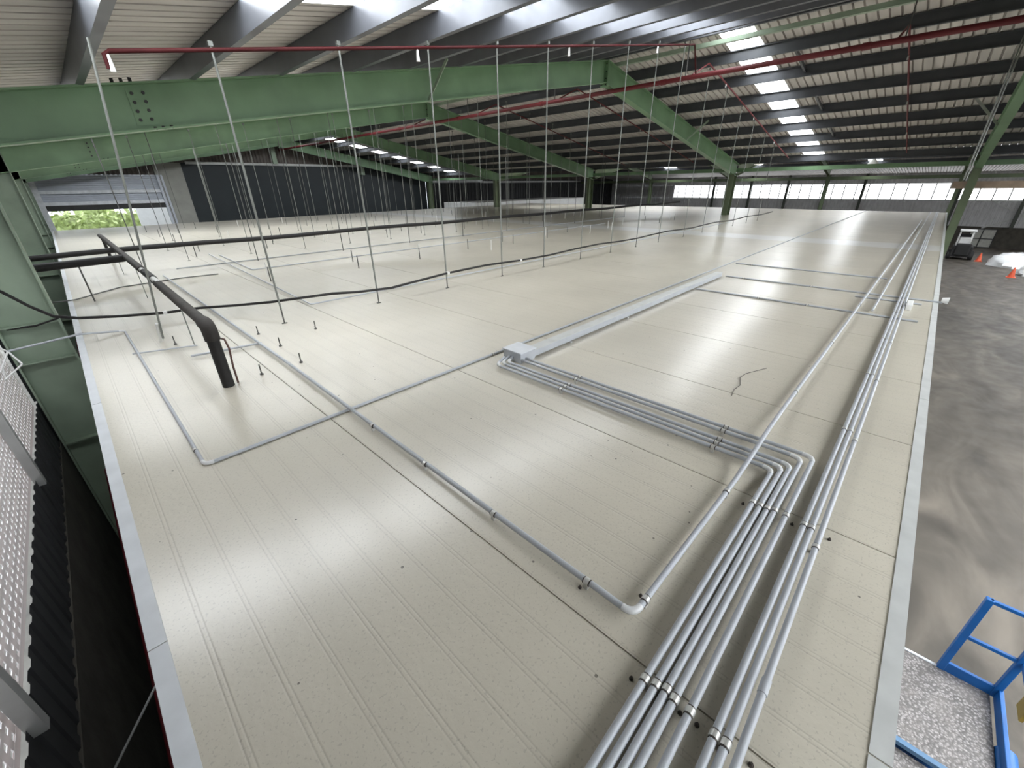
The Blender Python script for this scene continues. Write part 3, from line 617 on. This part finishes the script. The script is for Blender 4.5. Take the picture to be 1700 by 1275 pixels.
pts = [(-.90, 7.2, .86), (-.84, 7.38, .68), (-.7, 7.5, .50), (-.55, 7.42, .32), (-.39, 7.22, .20), (-.2, 7.15, .15), (.17, 7.1, .10), (.6, 6.95, .08), (.96, 6.84, .09), (1.35, 6.6, .09), (1.68, 6.2, .14), (2.28, 5.6, .24), (2.6, 5.5, .22), (3.09, 5.45, .20), (3.6, 5.45, .23), (4.14, 5.45, .26)]
x = 5.0
while x < 23: pts.append((x, 5.47, .25 + .02 * math.sin(x * 1.7))); x += 0.9
r = empty('power_cable', (0, 7, 0), 'thick black cable swinging in from the left wall and running along the rod row', 'cable')
MB().tube(pts, 0.017, 8).build('sheath', 'black', r, True)
for p in [(.6, 6.95, .08), (4.14, 5.45, .26), (5.9, 5.47, .24)]: MB().box(p[0] - .02, p[0] + .02, p[1] - .03, p[1] + .03, p[2] - .02, p[2] + .02).build('cable_clamp', 'white', r)
tag(MB().tube([(-.45, 9.1, .05), (-.2, 9.25, .02), (.4, 9.95, .012), (.8, 10.0, .012), (1.3, 10.1, .012), (1.9, 10.0, .012)], 0.010, 6).build('thin_cable', 'rod_dark', None, True), 'thin dark cable lying on the roof at the left, under the black pipe', 'cable')
tag(MB().tube([(-.85, 7.75, .03), (-.6, 7.66, .04), (-.38, 7.6, .1)], 0.012, 6).build('thin_cable', 'black', None, True), 'short black cable on the green column, below the power cable', 'cable')
tag(MB().tube([(3.28, .75, .003), (3.4, .77, .004), (3.52, .76, .003), (3.68, .81, .004), (3.80, .80, .003), (3.95, .74, .003), (4.05, .70, .003)], 0.0025, 5).build('wire_offcut', 'screw'), 'thin curled black wire offcut lying on the cream panels', 'wire')
# red pipe in the dark gap at the left wall
tag(MB().tube([(-.68, -2, -2.2), (-.68, 20, -2.2)], 0.03, 10).build('fire_pipe', 'red', None, True), 'dark red pipe low in the gap between wall and cold room', 'pipe')
tag(MB().tube([(-.94, 2.6, -1.75), (-.55, 2.9, -1.5)], 0.008, 6).build('stay_wire', 'galv'), 'thin grey stay bar in the dark gap at the bottom left', 'bar')

for k, (yy, lb) in enumerate(((-0.215, 'thin grey vertical drop pipe beside the right column, nearer the cold room edge'), (-0.255, 'thin grey vertical drop pipe beside the right column, the outer one'))):
    tag(MB().tube([(14.5, yy, 1.49), (14.5, yy, rt(14.5) + .24)], .014, 8).build('drop_pipe', 'rod', None, True), lb, 'pipe')
# ================================================================ HANGER RODS
def hanger(x, y, r0, top, sleeve, label, grp, m='rod', detail=True):
    root = empty('hanger_rod', (x, y, 0), label, 'hanger rod', grp)
    MB().tube([(x, y, sleeve * .6), (x, y, top)], r0, 6).build('rod', m, root)
    if detail:
        MB().tube([(x, y, 0.0), (x, y, sleeve)], r0 * 0.75, 6).build('turnbuckle', 'rod_dark', root)
        MB().box(x - .03, x + .03, y - .012, y + .012, 0.0, 0.008).build('foot_plate', 'rod_dark', root)
        MB().box(x - .02, x + .02, y - .02, y + .02, top - .04, top).build('top_cleat', 'rod', root)
    return root
xr = [1.58, 2.9, 4.17, 5.46, 6.67, 7.97, 9.24, 10.5, 11.8, 13.5, 15.0, 16.5, 18.0, 19.6, 21.1]
for k, x in enumerate(xr):
    hanger(x, 5.53, 0.0115 if k < 9 else .0095, rt(x), 0.30, 'long zinc hanger rod of the nearest row, ' + ORD[k + 1] + ' from the left', 'nearest row of hanger rods')
root = empty('hanger_rod', (.38, 5.85, 0), 'leaning hanger rod at the left end of the nearest row, white tube at its foot', 'hanger rod', 'nearest row of hanger rods')
MB().tube([(.40, 5.8, .05), (.66, 5.4, rt(.66))], 0.011, 6).build('rod', 'rod', root)
MB().tube([(.38, 5.86, .0), (.40, 5.80, .22)], 0.018, 8).build('tube_foot', 'white', root)
rows = [(12.6, 1.9, 'second'), (15.2, 1.9, 'third'), (18.2, 2.5, 'fourth'), (21.4, 3.2, 'fifth'), (24.2, 3.9, 'sixth')]
for (Y, x0, nm) in rows:
    for k in range(15):
        x = x0 + 1.37 * k
        if x > 23: break
        hanger(x, Y + (0.06 if k % 2 else 0), 0.008, rt(x) - .1, 0.35, 'thin hanger rod of the ' + nm + ' row back, ' + ORD[k] + ' from the left', nm + ' row of hanger rods', 'rod' if k % 3 else 'rod_dark')
# short studs and sleeves left standing
stud = [(1.21, 4.05), (.85, 4.03), (1.24, 4.69), (1.21, 5.31), (1.75, 5.0), (.47, 5.63)]
lab = ['beside the crossing of conduit and panel joint', 'just right of the black riser', 'second up the line of three', 'at the top of the line of three', 'alone on the plain panels', 'by the white tube']
for k, (x, y) in enumerate(stud):
    r = empty('anchor_stud', (x, y, 0), 'short dark threaded stud, ' + lab[k], 'stud', 'threaded studs')
    MB().tube([(x, y, 0), (x, y, .10)], 0.006, 6).build('thread', 'rod_dark', r)
    MB().tube([(x, y, 0), (x, y, .014)], 0.016, 6).build('nut', 'rod_dark', r)
rnd = random.Random(11); k = 0
base = (MB().tube([(0, 0, 0), (0, 0, .26)], 0.010, 6)).build('anchor_sleeve', 'rod_dark')
place = []
for Y in (8.4, 9.0, 13.4, 14.4, 17.2, 20.0, 23.0):
    for j in range(11): place.append((2.4 + 1.7 * j + rnd.uniform(-.3, .3), Y + rnd.uniform(-.3, .3), rnd.random() < .35, Y))
for k, (x, y, wh, Y) in enumerate(place):
    o = base if k == 0 else base.copy()
    if k: COL.objects.link(o)
    o.location = (x, y, 0)
    if wh:
        if 'anchor_sleeve_white' not in bpy.data.meshes:
            me = base.data.copy(); me.name = 'anchor_sleeve_white'; me.materials.clear(); me.materials.append(MT['white'])
        o.data = bpy.data.meshes['anchor_sleeve_white']
    tag(o, ('white' if wh else 'dark') + ' upright sleeve on the back half of the cold room top', 'sleeve', ('white' if wh else 'dark') + ' sleeves on the back half')

# ================================================================ SCISSOR LIFT
DZ = -3.2
r = empty('scissor_lift', (4, -1.2, FLOOR), 'blue scissor lift parked against the cold room wall at the lower right', 'scissor lift')
MB().box(3.92, 5.03, -1.84, -0.62, DZ - .06, DZ).build('extension_deck', 'deck', r)
MB().box(2.3, 3.86, -1.80, -0.66, DZ - .12, DZ - .06).build('main_deck', 'deck', r)
MB().box(5.02, 5.05, -1.48, -0.62, DZ - .07, DZ + .012).build('deck_edge', 'flash', r)
MB().bar((3.88, -1.84, DZ + .01), (3.88, -0.62, DZ + .01), 0.05, 0.05).build('deck_lip', 'blue_grey', r)
def post(x, y, z0=DZ, z1=DZ + 1.1, w_=.055): return MB().box(x - w_ / 2, x + w_ / 2, y - w_ / 2, y + w_ / 2, z0, z1).build('rail_post', 'blue', r, False, .006)
for x, y in ((5.04, -1.47), (5.04, -1.86), (3.9, -1.88), (2.4, -1.86), (2.4, -.64), (3.9, -.62), (5.04, -.62)): post(x, y)
def rail(a, b, nm, h=.04, m='blue'): return MB().bar(a, b, .035, h).build(nm, m, r, False, .005)
rail((5.04, -1.47, DZ + 1.08), (5.04, -1.86, DZ + 1.08), 'top_rail'); rail((5.04, -1.47, DZ + .55), (5.04, -1.86, DZ + .55), 'mid_rail')
rail((5.04, -1.45, DZ + .06), (5.04, -1.88, DZ + .06), 'toe_board', .13); rail((5.04, -1.88, DZ + .06), (2.4, -1.88, DZ + .06), 'toe_board', .13)
rail((5.04, -1.88, DZ + 1.08), (2.4, -1.88, DZ + 1.08), 'top_rail'); rail((5.04, -1.88, DZ + .55), (2.4, -1.88, DZ + .55), 'mid_rail')
MB().tube([(4.45, -1.92, DZ - .02), (2.6, -1.92, DZ - .02)], 0.075, 14).build('extension_tube', 'blue', r, True)
MB().box(4.60, 4.78, -1.93, -1.905, DZ + .28, DZ + .44).build('warning_plate', 'yellow', r)
MB().box(2.3, 4.6, -1.75, -.7, FLOOR + .15, FLOOR + .42).build('chassis', 'blue', r, False, .02)
for k in range(2):
    for s_ in (-1, 1):
        MB().bar((2.5, -1.22 + s_ * .38, FLOOR + .42 + .12 * k), (4.4, -1.22 + s_ * .38, FLOOR + .55 + .08 * k), .05, .08).build('scissor_arm', 'blue', r)
for x in (2.6, 4.3):
    for y in (-1.78, -.68):
        MB().tube([(x, y - .06, FLOOR + .16), (x, y + .06, FLOOR + .16)], .16, 18).build('wheel', 'rubber', r, True)

# ================================================================ FAR FLOOR THINGS
r = empty('forklift', (47, -2.1, FLOOR), 'small white and black forklift standing beside the far green column', 'forklift')
MB().box(46.3, 47.8, -2.75, -1.65, FLOOR + .2, FLOOR + .95).build('chassis', 'rubber', r, False, .06)
MB().box(46.2, 46.6, -2.6, -1.8, FLOOR + .3, FLOOR + 1.15).build('counterweight', 'rubber', r, False, .08)
for x in (46.6, 47.6):
    for y in (-2.8, -1.6): MB().tube([(x, y - .1, FLOOR + .28), (x, y + .1, FLOOR + .28)], .28, 16).build('wheel', 'rubber', r, True)
MB().box(46.9, 47.6, -2.5, -1.85, FLOOR + .9, FLOOR + 1.5).build('cab_body', 'white', r, False, .05)
for x in (46.8, 47.7):
    for y in (-2.5, -1.8): MB().box(x, x + .06, y, y + .06, FLOOR + .9, FLOOR + 1.95).build('cab_post', 'white', r)
MB().box(46.7, 47.85, -2.58, -1.7, FLOOR + 1.95, FLOOR + 2.05).build('cab_roof', 'white', r, False, .02)
MB().box(47.85, 47.95, -2.5, -1.75, FLOOR + .1, FLOOR + 1.7).build('mast', 'rubber', r)
def lump(name, c, sx, sy, sz, seed, label, grp):
    rn = random.Random(seed); mb = MB(); nu, nv = 22, 9; V = []
    for j in range(nv + 1):
        for i in range(nu):
            t = 2 * math.pi * i / nu; p = (math.pi / 2) * j / nv
            k_ = 1 + .10 * math.sin(3 * t + seed) + .07 * math.sin(7 * t + 2 * p * 3) + rn.uniform(-.03, .03)
            V.append((c[0] + sx * math.cos(t) * math.cos(p) ** .6 * k_, c[1] + sy * math.sin(t) * math.cos(p) ** .6 * k_, c[2] + sz * math.sin(p) * (1 + rn.uniform(-.08, .08))))
    Fc = [(j * nu + i, j * nu + (i + 1) % nu, (j + 1) * nu + (i + 1) % nu, (j + 1) * nu + i) for j in range(nv) for i in range(nu)]
    mb.add(V, Fc); return tag(mb.build(name, 'wrap', None, True), label, 'plastic bundle', grp)
lump('wrapped_bundle', (45.6, -5.2, FLOOR), 2.1, 1.6, .75, 1, 'white plastic-wrapped bundle on the concrete, the one farther back', 'white wrapped bundles')
lump('wrapped_bundle', (41.1, -6.3, FLOOR), 1.6, 1.5, .75, 5, 'white plastic-wrapped bundle on the concrete, the one nearer the cones', 'white wrapped bundles')
for k, (x, y, lb) in enumerate(((39.6, -4.45, 'orange marker cone in front of the wrapped bundles'), (46.2, -3.25, 'orange marker cone beside the forklift'))):
    r = empty('marker_cone', (x, y, FLOOR), lb, 'cone', 'marker cones')
    MB().tube([(x, y, FLOOR + .03), (x, y, FLOOR + .6)], [.16, .03], 14).build('cone_body', 'orange', r, True)
    MB().box(x - .2, x + .2, y - .2, y + .2, FLOOR, FLOOR + .035).build('cone_base', 'orange', r)
for k, (x, y, z) in enumerate(((26, 7.35, 2.45), (30, 3.1, 2.35), (27, 12.4, 2.5), (44, 14.5, 1.9))):
    r = empty('bay_lamp', (x, y, z), 'white bell-shaped bay lamp under the far roof span, ' + ['just right of the nearest inner column', 'above the middle windows', 'left of the inner column', 'deepest in the span'][k], 'lamp', 'bay lamps')
    MB().tube([(x, y, z - .14), (x, y, z - .02), (x, y, z + .12)], [.24, .2, .07], 16).build('lamp_shade', 'lamp', r, True)
    MB().tube([(x, y, z - .15), (x, y, z - .135)], .2, 16).build('lens', 'lampglow', r)
    MB().box(x - .008, x + .008, y - .008, y + .008, z + .1, rt(x) + .24).build('suspension', 'rod_dark', r)
